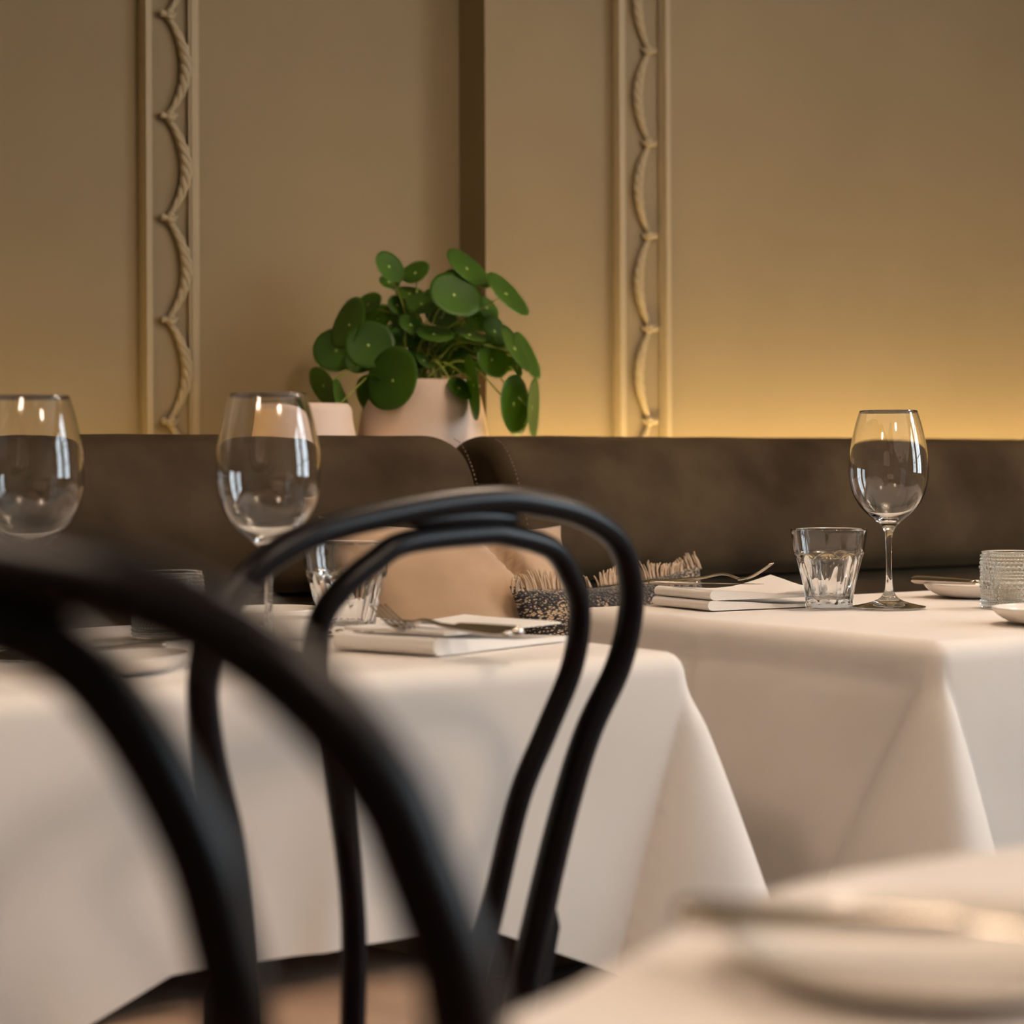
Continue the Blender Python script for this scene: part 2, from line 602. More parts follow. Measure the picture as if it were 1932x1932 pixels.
# ------------------------------------------------------------------ tables with cloths
def cloth_rect(x0, x1, y0, y1, zt, hang, corners, wrinkle=None, rr=.020):
    """draped square cloth: flat top, rolled edge, hanging sides, a fold standing out at each corner.
    corners: dict of corner name -> (ka on x side, ka on y side, kb)"""
    bm = bmesh.new()
    segs = []   # perimeter samples: (point, normal, corner, e, side)
    cs = {'ll': (x0, y0), 'rl': (x1, y0), 'ru': (x1, y1), 'lu': (x0, y1)}
    order = ['ll', 'rl', 'ru', 'lu']
    nrm = [(0, -1), (1, 0), (0, 1), (-1, 0)]
    samples = []
    for i in range(4):
        a, b = cs[order[i]], cs[order[(i + 1) % 4]]
        L = math.hypot(b[0] - a[0], b[1] - a[1])
        m = 96
        for j in range(m):
            # dense near both ends
            u = j / m
            u = .5 - .5 * math.cos(PI * u)
            samples.append((i, u * L, L, a, b))
    S = len(samples)
    prof = [0, .25, .5, .75, 1.0]
    nrow = 34
    rings = []
    cr = .012
    def base_pt(i, d, L, a, b):
        t = ((b[0] - a[0]) / L, (b[1] - a[1]) / L)
        return (a[0] + t[0] * d, a[1] + t[1] * d)
    inner = []
    for (i, d, L, a, b) in samples:
        p = base_pt(i, d, L, a, b)
        n = nrm[i]
        inner.append(bm.verts.new((min(max(p[0], x0 + rr + .004), x1 - rr - .004), min(max(p[1], y0 + rr + .004), y1 - rr - .004), zt)))
    rings.append(inner)
    for r_ in range(nrow + 1):
        ring = []
        for (i, d, L, a, b) in samples:
            p = base_pt(i, d, L, a, b)
            n = nrm[i]
            e0, e1 = d, L - d
            if e0 < e1: cn, e, near = order[i], e0, 0
            else: cn, e, near = order[(i + 1) % 4], e1, 1
            ka_x, ka_y, kb = corners.get(cn, (.45, .45, .33))
            ka = ka_x if i in (0, 2) else ka_y       # side running along x or along y
            diag = Vector(((1 if 'r' == cn[0] else -1), (1 if 'u' == cn[1] else -1))).normalized()
            ext = hang * (1 + .414 * max(0, 1 - e / hang))
            s = ext * (r_ / nrow) ** 1.15
            # rolled edge
            if s < rr * PI / 2:
                th = s / rr
                off = rr * math.sin(th) - rr
                z = zt - rr * (1 - math.cos(th))
                ss = 0
            else:
                ss = s - rr * PI / 2
                off = 0
                z = zt - rr - ss
            off += .010 * (1 - math.exp(-ss * 12))
            wob = .0035 * math.sin((d * 9 + i * 2.1)) * min(1, ss / .1) + .004 * mnoise.noise(Vector((p[0] * 6, p[1] * 6, ss * 7))) * min(1, ss / .06)
            off += wob
            a_ = ka * ss + .006
            nv = Vector(n)
            pv = Vector((p[0], p[1]))
            if e < rr:
                th2 = (1 - e / rr) * PI / 4
                lat = (diag - nv * diag.dot(nv)).normalized()
                dirv = nv * math.cos(th2) + lat * math.sin(th2)
                inx_, iny_ = (-1 if cn[0] == 'r' else 1), (-1 if cn[1] == 'u' else 1)
                cen = Vector(cs[cn]) + Vector((inx_ * rr, iny_ * rr))
            else:
                dirv, cen = nv, pv - nv * rr
            q = cen + dirv * (rr + off)
            # keep corners rounded
            if e < a_ and ss > 0:
                w = 1 - e / a_
                corner = Vector(cs[cn])
                inx, iny = (-1 if cn[0] == 'r' else 1), (-1 if cn[1] == 'u' else 1)
                ax, ay = ka_x * ss + .006, ka_y * ss + .006
                offv = .010 * (1 - math.exp(-ss * 12))
                Lp = corner + Vector((-inx * offv, iny * ay))      # crease on the side running along y
                Rp = corner + Vector((inx * ax, -iny * offv))      # crease on the side running along x
                M = (Lp + Rp) / 2
                tip = corner + diag * (kb * ss + offv - .0083)
                half = (Rp - Lp) / 2
                if i in (1, 3): half = -half
                ph = (1 - w) * math.radians(100)
                arc = M + half * (1.04 * math.sin(ph)) + (tip - M) * math.cos(ph)
                bl = min(1, w / .17)
                bl = bl * bl * (3 - 2 * bl)
                fade = min(1, ss / .045)
                fade = fade * fade * (3 - 2 * fade)
                q = q.lerp(arc, bl * fade + (1 - fade) * 0)
                z += .03 * kb * ss * w
            if wrinkle:
                dq, dz = wrinkle(q.x, q.y, z, i)
                q = Vector((q.x + n[0] * dq, q.y + n[1] * dq))
                z += dz
            ring.append(bm.verts.new((q.x, q.y, z)))
        rings.append(ring)
    for A, B in zip(rings, rings[1:]):
        for k_ in range(S):
            try: bm.faces.new((A[k_], A[(k_ + 1) % S], B[(k_ + 1) % S], B[k_]))
            except ValueError: pass
    bm.faces.new(rings[0])
    bmesh.ops.remove_doubles(bm, verts=bm.verts[:], dist=.00005)
    return bm


def pedestal_table(x0, x1, y0, y1, label, zt=.7595):
    cx, cy = (x0 + x1) / 2, (y0 + y1) / 2
    r = empty('dining_table', (cx, cy, 0))
    setp(r, label, 'table')
    hx, hy = (x1 - x0) / 2 - .022, (y1 - y0) / 2 - .022
    box('table_top', -hx, hx, -hy, hy, zt - .028, zt, M_wood, r, .004)
    bm = bmesh.new()
    lathe_bm(bm, [(0, .03), (.035, .03), (.032, .1), (.032, zt - .06), (.09, zt - .035), (.09, zt - .029), (0, zt - .029)], 24)
    mesh_obj('column', bm, M_metal_black, r)
    bm = bmesh.new()
    lathe_bm(bm, [(0, 0), (.19, 0), (.19, .008), (.05, .028), (.0, .03)], 32)
    mesh_obj('base', bm, M_metal_black, r)
    return r


def wr_left(x, y, z, i):
    """soft pleat pushed into the front of the left cloth by the chair behind it"""
    if i != 0: return 0, 0
    t = (z - .55) / .2
    cx = .755 + .05 * t
    d = (x - cx)
    ridge = math.exp(-(d / .018) ** 2) * max(0, min(1, (.72 - z) / .12)) * .007
    soft = -.006 * math.exp(-((x - .62) / .07) ** 2) * math.exp(-((z - .62) / .05) ** 2)
    return ridge + soft, 0


def wr_right(x, y, z, i):
    if i != 3: return 0, 0
    # pressed crease running down the side and a roll beneath the edge
    cre = .004 * math.exp(-((y - 1.735) / .004) ** 2) * max(0, min(1, (.752 - z) / .02)) * max(0, min(1, (z - .60) / .08))
    roll = -.007 * math.exp(-((z - .722) / .010) ** 2) * max(0, min(1, (y - 1.40) / .05))
    return cre + roll, 0


LT = (.40, 1.125, 1.44, 2.045)
RT = (1.365, 2.09, 1.385, 1.985)
ZT = .762
pedestal_table(*LT, 'small square table under the white cloth, in front of the left banquette section')
pedestal_table(*RT, 'small square table under the white cloth, in front of the right banquette section')
o = mesh_obj('tablecloth', cloth_rect(*LT, ZT, .225, {'rl': (.34, .30, .33), 'll': (.35, .35, .3)}, wr_left), M_cloth)
setp(o, 'white cloth on the middle table behind the black chair, set with two wine glasses', 'tablecloth', 'white tablecloths')
o = mesh_obj('tablecloth', cloth_rect(*RT, ZT, .285, {'ll': (.30, .62, .30)}, wr_right), M_cloth)
setp(o, 'white cloth on the right table, corner fold facing the viewer, under the single wine glass', 'tablecloth', 'white tablecloths')

# foreground table with a rounded outline
FG = [(.321, .514), (.367, .542), (.42, .574), (.480, .607), (.54, .628), (.60, .634), (.68, .630), (.79, .60), (.87, .52), (.88, .40), (.80, .29), (.66, .23), (.52, .24), (.42, .30), (.36, .39), (.328, .46)]
fgc = Vector((.60, .43))
out = [Vector((v.x, v.y)) for v in catmull([(a, b, 0) for a, b in FG], 10, closed=True)]
bm = bmesh.new()
N = len(out)
rings = []
NR = []
for k_ in range(N):
    t = out[(k_ + 1) % N] - out[k_ - 1]
    NR.append(Vector((t.y, -t.x)).normalized())
if (out[0] + NR[0] * .01 - fgc).length < (out[0] - fgc).length: NR = [-v for v in NR]
rows = [(-.012, 0), (-.008, -.0006), (-.004, -.003), (-.001, -.007), (0, -.012)] + [(.006 * math.sin(i / 8 * 1.4), -.012 - .20 * i / 16) for i in range(1, 17)]
for j, (off, dz) in enumerate(rows):
    ring = []
    for k_ in range(N):
        fl = max(0, j - 4) / 16
        wv = .010 * fl * math.sin(k_ * 2 * PI * 11 / N)
        q = out[k_] + NR[k_] * (off + wv)
        ring.append(bm.verts.new((q.x, q.y, ZT + dz)))
    rings.append(ring)
for A, B in zip(rings, rings[1:]):
    for k_ in range(N):
        bm.faces.new((A[k_], A[(k_ + 1) % N], B[(k_ + 1) % N], B[k_]))
bm.faces.new(rings[0])
o = mesh_obj('tablecloth', bm, M_cloth)
setp(o, 'out-of-focus white cloth on the nearest table, bottom right corner', 'tablecloth', 'white tablecloths')
r = empty('dining_table', (fgc.x, fgc.y, 0))
setp(r, 'nearest table under a white cloth, carrying the blurred plate', 'table')
bm = bmesh.new()
A = [bm.verts.new((fgc.x * 0 + (q - fgc).x * .92, (q - fgc).y * .92, .757)) for q in out]
B = [bm.verts.new((v.co.x, v.co.y, .73)) for v in A]
bm.faces.new(A); bm.faces.new(B)
for k_ in range(N): bm.faces.new((A[k_], A[(k_ + 1) % N], B[(k_ + 1) % N], B[k_]))
mesh_obj('table_top', bm, M_wood, r, smooth=False)
bm = bmesh.new(); lathe_bm(bm, [(0, .03), (.035, .03), (.032, .1), (.032, .70), (.09, .72), (.09, .729), (0, .729)], 24)
mesh_obj('column', bm, M_metal_black, r)
bm = bmesh.new(); lathe_bm(bm, [(0, 0), (.17, 0), (.17, .008), (.05, .028), (.0, .03)], 32)
mesh_obj('base', bm, M_metal_black, r)


# ------------------------------------------------------------------ bentwood chairs
def lean(h): return -(.1 * h + .2 * h * h)


def chair(outer, inner, loc, yaw, label, ro, ri):
    r = empty('bentwood_chair', (loc[0], loc[1], 0), yaw)
    setp(r, label, 'chair', 'black bentwood dining chairs')
    zb = .45
    def curve(pts, rb, rt, name):
        P = catmull([(x, lean(h), zb + h) for x, h in pts], 8)
        rad = []
        for v in P:
            h = (v.z - zb)
            t = max(0, min(1, (h - .05) / .38))
            rad.append(rb + (rt - rb) * t)
        bm = bmesh.new()
        tube_bm(bm, P, rad, 20)
        return mesh_obj(name, bm, M_chair, r)
    curve(outer, ro[0], ro[1], 'back_bow')
    curve(inner, ri[0], ri[1], 'inner_bow')
    # filler block where the two bows meet at the crown
    top_o = max(p[1] for p in outer); top_i = max(p[1] for p in inner)
    hm = (top_o + top_i) / 2
    bm = bmesh.new()
    P = [(x, lean(hm - .35 * x * x), zb + hm - 1.1 * x * x) for x in [-.055 + .11 * i / 14 for i in range(15)]]
    tube_bm(bm, P, [.0012 + .0052 * math.sin(PI * i / 14) ** .5 if 0 < i < 14 else .001 for i in range(15)], 10)
    mesh_obj('spacer', bm, M_chair, r)
    # rounded seat: bent black rim with a tan leather pad
    sy = .205
    def seat_shape(prof, m, name, par):
        def rf(r_, z, t):
            n_ = 2.6
            c_, s_ = abs(math.cos(t)), abs(math.sin(t))
            return r_ * (c_ ** n_ + s_ ** n_) ** (-1 / n_)
        bm = bmesh.new()
        lathe_bm(bm, prof, 72, (0, sy, .455), rf)
        return mesh_obj(name, bm, m, par)
    R = .200
    seat = seat_shape([(0, -.018), (R - .004, -.020), (R, -.012), (R, .006), (R - .004, .012), (0, .012)], M_chair, 'seat', r)
    seat_shape([(0, .0125), (R - .004, .0125), (R - .001, .026), (R - .003, .050), (R - .016, .060), (R - .08, .064), (0, .065)], M_pad, 'seat_pad', seat)
    # legs
    xo0, xo1 = outer[0][0], outer[-1][0]
    def leg(p0, p1, p2, r0, r1):
        bm = bmesh.new()
        P = catmull([p0, p1, p2], 8)
        tube_bm(bm, P, [r0 + (r1 - r0) * i / (len(P) - 1) for i in range(len(P))], 16)
        mesh_obj('leg', bm, M_chair, r)
    for s, x in ((1, max(xo0, xo1)), (-1, min(xo0, xo1))):
        h0 = outer[0][1]
        leg((x, lean(h0), zb + h0 + .002), (x + s * .012, -.035, .22), (x + s * .03, -.085, .0), ro[0], .0105)
        leg((s * .135, sy + .125, .437), (s * .150, sy + .150, .22), (s * .165, sy + .170, 0), .0165, .0105)
    bm = bmesh.new()
    P = [(.152 * math.cos(a), sy + .152 * math.sin(a), .24) for a in [2 * PI * i / 48 for i in range(49)]]
    tube_bm(bm, P, .0085, 10, cap=False)
    bmesh.ops.remove_doubles(bm, verts=bm.verts[:], dist=.0002)
    mesh_obj('leg_ring', bm, M_chair, r)
    # hip braces outside the back posts
    for s in (1, -1):
        pts = [p for p in outer if (p[0] > 0) == (s > 0)]
        pts.sort(key=lambda p: p[1])
        def xat(h):
            for a, b in zip(pts, pts[1:]):
                if a[1] <= h <= b[1]: return a[0] + (b[0] - a[0]) * (h - a[1]) / (b[1] - a[1])
            return pts[0][0]
        bm = bmesh.new()
        rows = []
        for h, w in ((-.02, .0135), (.04, .0135), (.09, .013), (.125, .0115), (.138, .004), (.142, .001)):
            xb = xat(h) + s * ro[0] * .55
            y = lean(h)
            x_out = xb + s * w
            rows.append([bm.verts.new((xb, y - .008, zb + h)), bm.verts.new((x_out, y - .008, zb + h)), bm.verts.new((x_out, y + .022, zb + h)), bm.verts.new((xb, y + .022, zb + h))])
        for A, B in zip(rows, rows[1:]):
            for k_ in range(4): bm.faces.new((A[k_], A[(k_ + 1) % 4], B[(k_ + 1) % 4], B[k_]))
        bm.faces.new(rows[0]); bm.faces.new(rows[-1])
        bevel(mesh_obj('brace', bm, M_chair, r, smooth=False), .002, 2)
    return r


OUT = [(.092, -.03), (.1, .06), (.115, .154), (.128, .226), (.141, .276), (.163, .324), (.166, .367), (.153, .401), (.130, .424), (.091, .44), (.046, .449), (-.001, .453), (-.063, .449), (-.137, .438), (-.175, .427), (-.205, .408), (-.226, .378), (-.230, .34), (-.216, .29), (-.192, .23), (-.172, .154), (-.157, .06), (-.150, -.03)]
INN = [(.044, -.012), (.050, .08), (.063, .162), (.075, .232), (.094, .28), (.111, .328), (.108, .37), (.089, .398), (.064, .417), (.02, .427), (-.01, .429), (-.077, .425), (-.103, .413), (-.128, .395), (-.141, .376), (-.140, .354), (-.134, .331), (-.111, .276), (-.081, .184), (-.069, .106), (-.064, -.012)]
SH = .025
yaw2 = math.radians(12)
ox, oy = .756 - SH * math.cos(yaw2), 1.297 - SH * math.sin(yaw2)
chair([(a + SH, b) for a, b in OUT], [(a + SH, b) for a, b in INN], (ox, oy), yaw2,
      'black bentwood chair with double looped back, pushed against the middle table', (.0125, .0095), (.0092, .0085))
half_o = [(.140, -.03), (.143, .06), (.156, .15), (.176, .22), (.188, .27), (.194, .315), (.193, .340), (.189, .358), (.184, .374), (.179, .389), (.167, .408), (.152, .423), (.137, .433), (.12, .441), (.098, .447), (.05, .4525)]
half_i = [(.078, -.012), (.080, .08), (.094, .17), (.116, .25), (.126, .30), (.128, .330), (.126, .350), (.122, .372), (.113, .395), (.102, .414), (.090, .426), (.070, .4335), (.035, .4345)]
chair(half_o + [(0, .453)] + [(-a, b) for a, b in half_o[::-1]], half_i + [(0, .4350)] + [(-a, b) for a, b in half_i[::-1]],
      (.211 * .96, .674 * .96), math.radians(-50), 'black bentwood chair nearest the viewer, large and blurred, cut off by the left edge', (.0118, .0108), (.0105, .0100))

# ------------------------------------------------------------------ glassware
def wine_glass(loc, label, k=1.0):
    outer = [(0.0, 0.0), (.020, .0002), (.0385, .0004), (.0410, .0012), (.0408, .0022), (.034, .0034), (.022, .0062), (.0130, .0098), (.0078, .0145), (.0050, .022), (.0036, .034), (.0033, .050), (.0034, .068),
             (.0042, .082), (.0062, .0890), (.0105, .0950), (.0165, .1005), (.0250, .1075), (.0335, .1170), (.0405, .1300), (.0443, .1450), (.0450, .1590), (.0437, .1760), (.0408, .1940), (.0368, .2110), (.0326, .2245)]
    o_s = prof_smooth(outer, 5)
    inner = [(.0318, .2243), (.0360, .2108), (.0400, .1938), (.0429, .1760), (.0442, .1590), (.0435, .1452), (.0397, .1308), (.0325, .1184), (.0236, .1094), (.0140, .1036), (.0060, .1012), (0, .1006)]
    i_s = prof_smooth(inner, 5)
    i_s[-1] = (0, i_s[-1][1])
    o_s[0] = (0, 0)
    prof = o_s + [(.0322, .2248)] + i_s
    bm = bmesh.new()
    lathe_bm(bm, [(a * k, b * k) for a, b in prof], 96)
    r = empty('wine_glass', loc)
    setp(r, label, 'glass', 'wine glasses on the tables')
    mesh_obj('glass_body', bm, M_glass, r)
    return r


Zt = ZT + .0012
def single(o, name):
    """turn the root+one mesh into a single named object"""
    ch = o.children[0]
    ch.parent = None
    ch.location = o.location.copy()
    ch.name = name
    for k_ in o.keys():
        if k_ in ('label', 'category', 'group'): ch[k_] = o[k_]
    bpy.data.objects.remove(o)
    return ch


wg = single(wine_glass((1.642, 1.741, Zt), 'empty wine glass standing alone on the right table, beside a tumbler'), 'wine_glass')
w2 = wg.copy(); C.objects.link(w2); w2.location = (.790, 1.600, Zt); w2.scale = (1.0, 1.0, 1.005); w2['label'] = 'empty wine glass on the middle table, in front of the smaller pot'
w3 = wg.copy(); C.objects.link(w3); w3.location = (.617, 1.705, Zt); w3['label'] = 'empty wine glass at the far left, its base hidden by the blurred chair'


def tumbler_mesh():
    n = 9
    def rf(r, z, a):
        am = (a % (2 * PI / n)) - PI / n
        poly = math.cos(PI / n) / math.cos(am)
        arch = .0640 - .0050 * (abs(am) / (PI / n)) ** 2
        t = max(0, min(1, (arch - z) / .0035))
        t = t * t * (3 - 2 * t)
        lowt = max(0, min(1, (z - .006) / .004))
        flute = 1 - .018 * math.cos(am * n) * t * lowt
        return r * (1 + (poly - 1) * t * lowt) * (flute if t > 0 else 1)
    bm = bmesh.new()
    outer = [(0, .0), (.0235, .0), (.0262, .0008), (.0266, .003), (.0270, .0085), (.0283, .018), (.0306, .030), (.0338, .043), (.0372, .055), (.0392, .060), (.0399, .064), (.0408, .070), (.0420, .078), (.0430, .0855), (.0434, .0895)]
    o_s = prof_smooth(outer, 5)
    o_s[0] = (0, 0)
    inner = [(.0410, .0898), (.0402, .0845), (.0388, .074), (.0373, .064), (.0350, .054), (.0314, .042), (.0278, .030), (.0246, .020), (.0215, .0125), (.015, .0108), (0, .0104)]
    i_s = prof_smooth(inner, 4)
    i_s[-1] = (0, .0104)
    # outer skin faceted, inner skin round
    rings = []
    seg = 108
    split = len(o_s)
    full = o_s + [(.0430, .0905), (.0418, .0906)] + i_s
    for idx, (r, z) in enumerate(full):
        if r < 1e-7: rings.append([bm.verts.new((0, 0, z))]); continue
        ring = []
        for k_ in range(seg):
            a = 2 * PI * k_ / seg
            rr = rf(r, z, a) if idx < split and z < .0655 else r
            ring.append(bm.verts.new((rr * math.cos(a), rr * math.sin(a), z)))
        rings.append(ring)
    for A, B in zip(rings, rings[1:]):
        for k_ in range(seg):
            if len(A) == 1: bm.faces.new((A[0], B[k_], B[(k_ + 1) % seg]))
            elif len(B) == 1: bm.faces.new((A[k_], A[(k_ + 1) % seg], B[0]))
            else: bm.faces.new((A[k_], A[(k_ + 1) % seg], B[(k_ + 1) % seg], B[k_]))
    return bm


t1 = mesh_obj('tumbler', tumbler_mesh(), M_glass, loc=(1.587, 1.781, Zt))
sharp(t1, 32)
t1.rotation_euler.z = .1
setp(t1, 'faceted water tumbler on the right table, left of the wine glass', 'glass', 'faceted tumblers')
t2 = t1.copy(); C.objects.link(t2); t2.location = (.952, 1.760, Zt); t2['label'] = 'faceted water tumbler on the middle table, seen through the loop of the black chair'


def beaded_mesh():
    R, Hh, T = .0335, .0635, .0028
    rowsz = [(.0040, .0016), (.0078, .0016), (.0116, .0016), (.0154, .0017), (.0192, .0016), (.0236, .0021), (.0288, .0030), (.0338, .0019), (.0374, .0016), (.0410, .0018), (.0458, .0026), (.0508, .0022), (.0550, .0017), (.0588, .0016)]
    seg = 420
    zs = [Hh * i / 200 for i in range(201)]
    bm = bmesh.new()
    rings = [[bm.verts.new((0, 0, 0))], [bm.verts.new(((R - .0015) * math.cos(2 * PI * k_ / seg), (R - .0015) * math.sin(2 * PI * k_ / seg), 0)) for k_ in range(seg)]]
    for z in zs[1:]:
        ring = []
        row = min(rowsz, key=lambda q: abs(q[0] - z) - q[1])
        zc, br = row
        cnt = int(2 * PI * R / (br * 2.1))
        for k_ in range(seg):
            a = 2 * PI * k_ / seg
            da = ((a * cnt / (2 * PI) + .5) % 1) - .5
            dx = da * 2 * PI * R / cnt
            q = br * br - dx * dx - (z - zc) ** 2
            rr = R + (math.sqrt(q) * 1.1 if q > 0 else 0)
            if z > .0605: rr = R
            ring.append(bm.verts.new((rr * math.cos(a), rr * math.sin(a), z)))
        rings.append(ring)
    for (r, z) in [(R - .0004, Hh + .0006), (R - T * .5, Hh + .0010), (R - T + .0003, Hh + .0006), (R - T, Hh - .001), (R - T, .020), (R - T, .010), (R - T - .002, .0075), (R - T - .008, .0068), (0, .0066)]:
        if r == 0: rings.append([bm.verts.new((0, 0, z))])
        else: rings.append([bm.verts.new((r * math.cos(2 * PI * k_ / seg), r * math.sin(2 * PI * k_ / seg), z)) for k_ in range(seg)])
    for A, B in zip(rings, rings[1:]):
        for k_ in range(seg):
            if len(A) == 1: bm.faces.new((A[0], B[k_], B[(k_ + 1) % seg]))
            elif len(B) == 1: bm.faces.new((A[k_], A[(k_ + 1) % seg], B[0]))
            else: bm.faces.new((A[k_], A[(k_ + 1) % seg], B[(k_ + 1) % seg], B[k_]))
    return bm


b1 = mesh_obj('beaded_candle_glass', beaded_mesh(), M_glass2, loc=(1.758, 1.664, Zt))
setp(b1, 'beaded glass candle holder at the right edge of the right table', 'candle holder', 'beaded candle glasses')
b2 = b1.copy(); C.objects.link(b2); b2.location = (.802, 1.842, Zt); b2['label'] = 'beaded glass candle holder on the middle table, half hidden behind the blurred near chair'


def candle(loc, label):
    bm = bmesh.new()
    lathe_bm(bm, [(0, 0), (.0195, 0), (.020, .001), (.020, .0165), (.0190, .0175), (.004, .0165), (0, .0165)], 40)
    c = mesh_obj('tealight_candle', bm, M_wax, loc=loc)
    setp(c, label, 'candle', 'small wax candles in beaded glasses')
    bm = bmesh.new(); tube_bm(bm, [(0, 0, .0165), (.0003, 0, .021), (.001, 0, .024)], .0006, 6)
    mesh_obj('wick', bm, M_gap, c)
    return c


candle((1.758, 1.664, Zt + .0075), 'pale wax candle inside the beaded glass on the right table')
candle((.802, 1.842, Zt + .0075), 'pale wax candle inside the beaded glass on the middle table')


# ------------------------------------------------------------------ dishes
def dish_mesh(R, Hh):
    o_ = prof_smooth([(0, 0), (R * .45, 0), (R * .58, .0006), (R * .76, Hh * .22), (R * .92, Hh * .6), (R, Hh)], 5)
    i_ = prof_smooth([(R - .0022, Hh - .0002), (R * .90, Hh * .66), (R * .74, Hh * .34), (R * .56, .0040), (R * .3, .0034), (0, .0034)], 5)
    o_[0] = (0, 0); i_[-1] = (0, .0034)
    bm = bmesh.new()
    lathe_bm(bm, o_ + [(R - .0010, Hh + .0007)] + i_, 72)
    return bm


d1 = mesh_obj('side_dish', dish_mesh(.065, .0165), M_china, loc=(1.868, 1.826, Zt))
setp(d1, 'small white dish with a knife across it at the back of the right table', 'dish', 'small white dishes')
def ddup(loc, label, k=1.0):
    d = d1.copy(); C.objects.link(d); d.location = loc; d.scale = (k, k, k); d['label'] = label
    return d
ddup((1.615, 1.468, Zt), 'small white dish cut off by the right edge, in front of the beaded glass')
ddup((.970, 1.965, Zt), 'small white dish at the back of the middle table, behind the wine glass stem', .88)
sb = mesh_obj('salt_bowl', dish_mesh(.027, .019), M_china, loc=(.899, 1.768, Zt))
setp(sb, 'tiny white bowl beside the tumbler on the middle table, right of the wine glass stem', 'bowl')
ddup((.640, 1.560, Zt), 'small white dish under a knife at the left of the middle table', .8)
dd = ddup((.468, .478, Zt), 'blurred small white dish with a knife across it on the nearest table')
dd.scale = (1, 1, .8)


# ------------------------------------------------------------------ cutlery
def frame_between(a, b):
    a, b = Vector(a), Vector(b)
    x = (b - a).normalized()
    y = Vector((0, 0, 1)).cross(x).normalized()
    z = x.cross(y)
    m = Matrix((x, y, z)).transposed().to_4x4()
    m.translation = a
    return m, (b - a).length


def loft_bm(bm, secs, seg=12):
    """sections (x, y centre, z centre, half width, half thickness)"""
    rings = []
    for (x, yc, zc, w, t) in secs:
        rings.append([bm.verts.new((x, yc + w * math.cos(2 * PI * k_ / seg), zc + t * math.sin(2 * PI * k_ / seg))) for k_ in range(seg)])
    for A, B in zip(rings, rings[1:]):
        for k_ in range(seg): bm.faces.new((A[k_], A[(k_ + 1) % seg], B[(k_ + 1) % seg], B[k_]))
    bm.faces.new(rings[0]); bm.faces.new(rings[-1])


def smooth_secs(s, n=6):
    A = catmull([(q[0], q[1], q[2]) for q in s], n)
    B = catmull([(q[0], q[3], q[4]) for q in s], n)
    return [(a.x, a.y, a.z, max(.0002, b.y), max(.0002, b.z)) for a, b in zip(A, B)]


def fork(a, b, label, group):
    m, L = frame_between(a, b)
    r = bpy.data.objects.new('fork', None); C.objects.link(r); r.matrix_world = m
    setp(r, label, 'fork', group)
    k = L / .198
    bm = bmesh.new()
    loft_bm(bm, smooth_secs([(0, 0, 0, .0035, .0022), (.004, 0, 0, .0085, .0030), (.02, 0, 0, .0090, .0034), (.06, 0, .001, .0062, .0030), (.095, 0, .003, .0036, .0022), (.115, 0, .0062, .0032, .0019), (.130, 0, .0062, .0042, .0017), (.143, 0, .0015, .0105, .0012), (.152, 0, -.0018, .0122, .0010)]))
    for v in bm.verts: v.co *= k
    mesh_obj('fork_handle', bm, M_steel, r)
    bm = bmesh.new()
    for y in (-.0098, -.0033, .0033, .0098):
        P = catmull([(.150, y, -.0018), (.162, y, .0000), (.178, y * .97, .0070), (.197, y * .93, .0185)], 6)
        tube_bm(bm, [p * k for p in P], [.0019 * k - .0010 * k * i / (len(P) - 1) for i in range(len(P))], 8)
    mesh_obj('tines', bm, M_steel, r)
    return r


def knife(a, b, label, group):
    m, L = frame_between(a, b)
    r = bpy.data.objects.new('table_knife', None); C.objects.link(r); r.matrix_world = m
    setp(r, label, 'knife', group)
    k = L / .21
    bm = bmesh.new()
    loft_bm(bm, smooth_secs([(0, 0, 0, .0035, .0025), (.003, 0, 0, .0078, .0045), (.012, 0, 0, .0088, .0050), (.05, 0, 0, .0080, .0044), (.085, 0, 0, .0060, .0034), (.092, 0, 0, .0045, .0028)]))
    for v in bm.verts: v.co *= k
    mesh_obj('knife_handle', bm, M_steel, r)
    bm = bmesh.new()
    loft_bm(bm, smooth_secs([(.091, 0, 0, .0042, .0022), (.10, .0, 0, .0062, .0010), (.13, -.001, 0, .0088, .0008), (.17, -.001, 0, .0094, .0007), (.196, .001, 0, .0070, .0006), (.21, .005, 0, .0012, .0004)]), 10)
    for v in bm.verts: v.co *= k
    mesh_obj('blade', bm, M_steel, r)
    return r


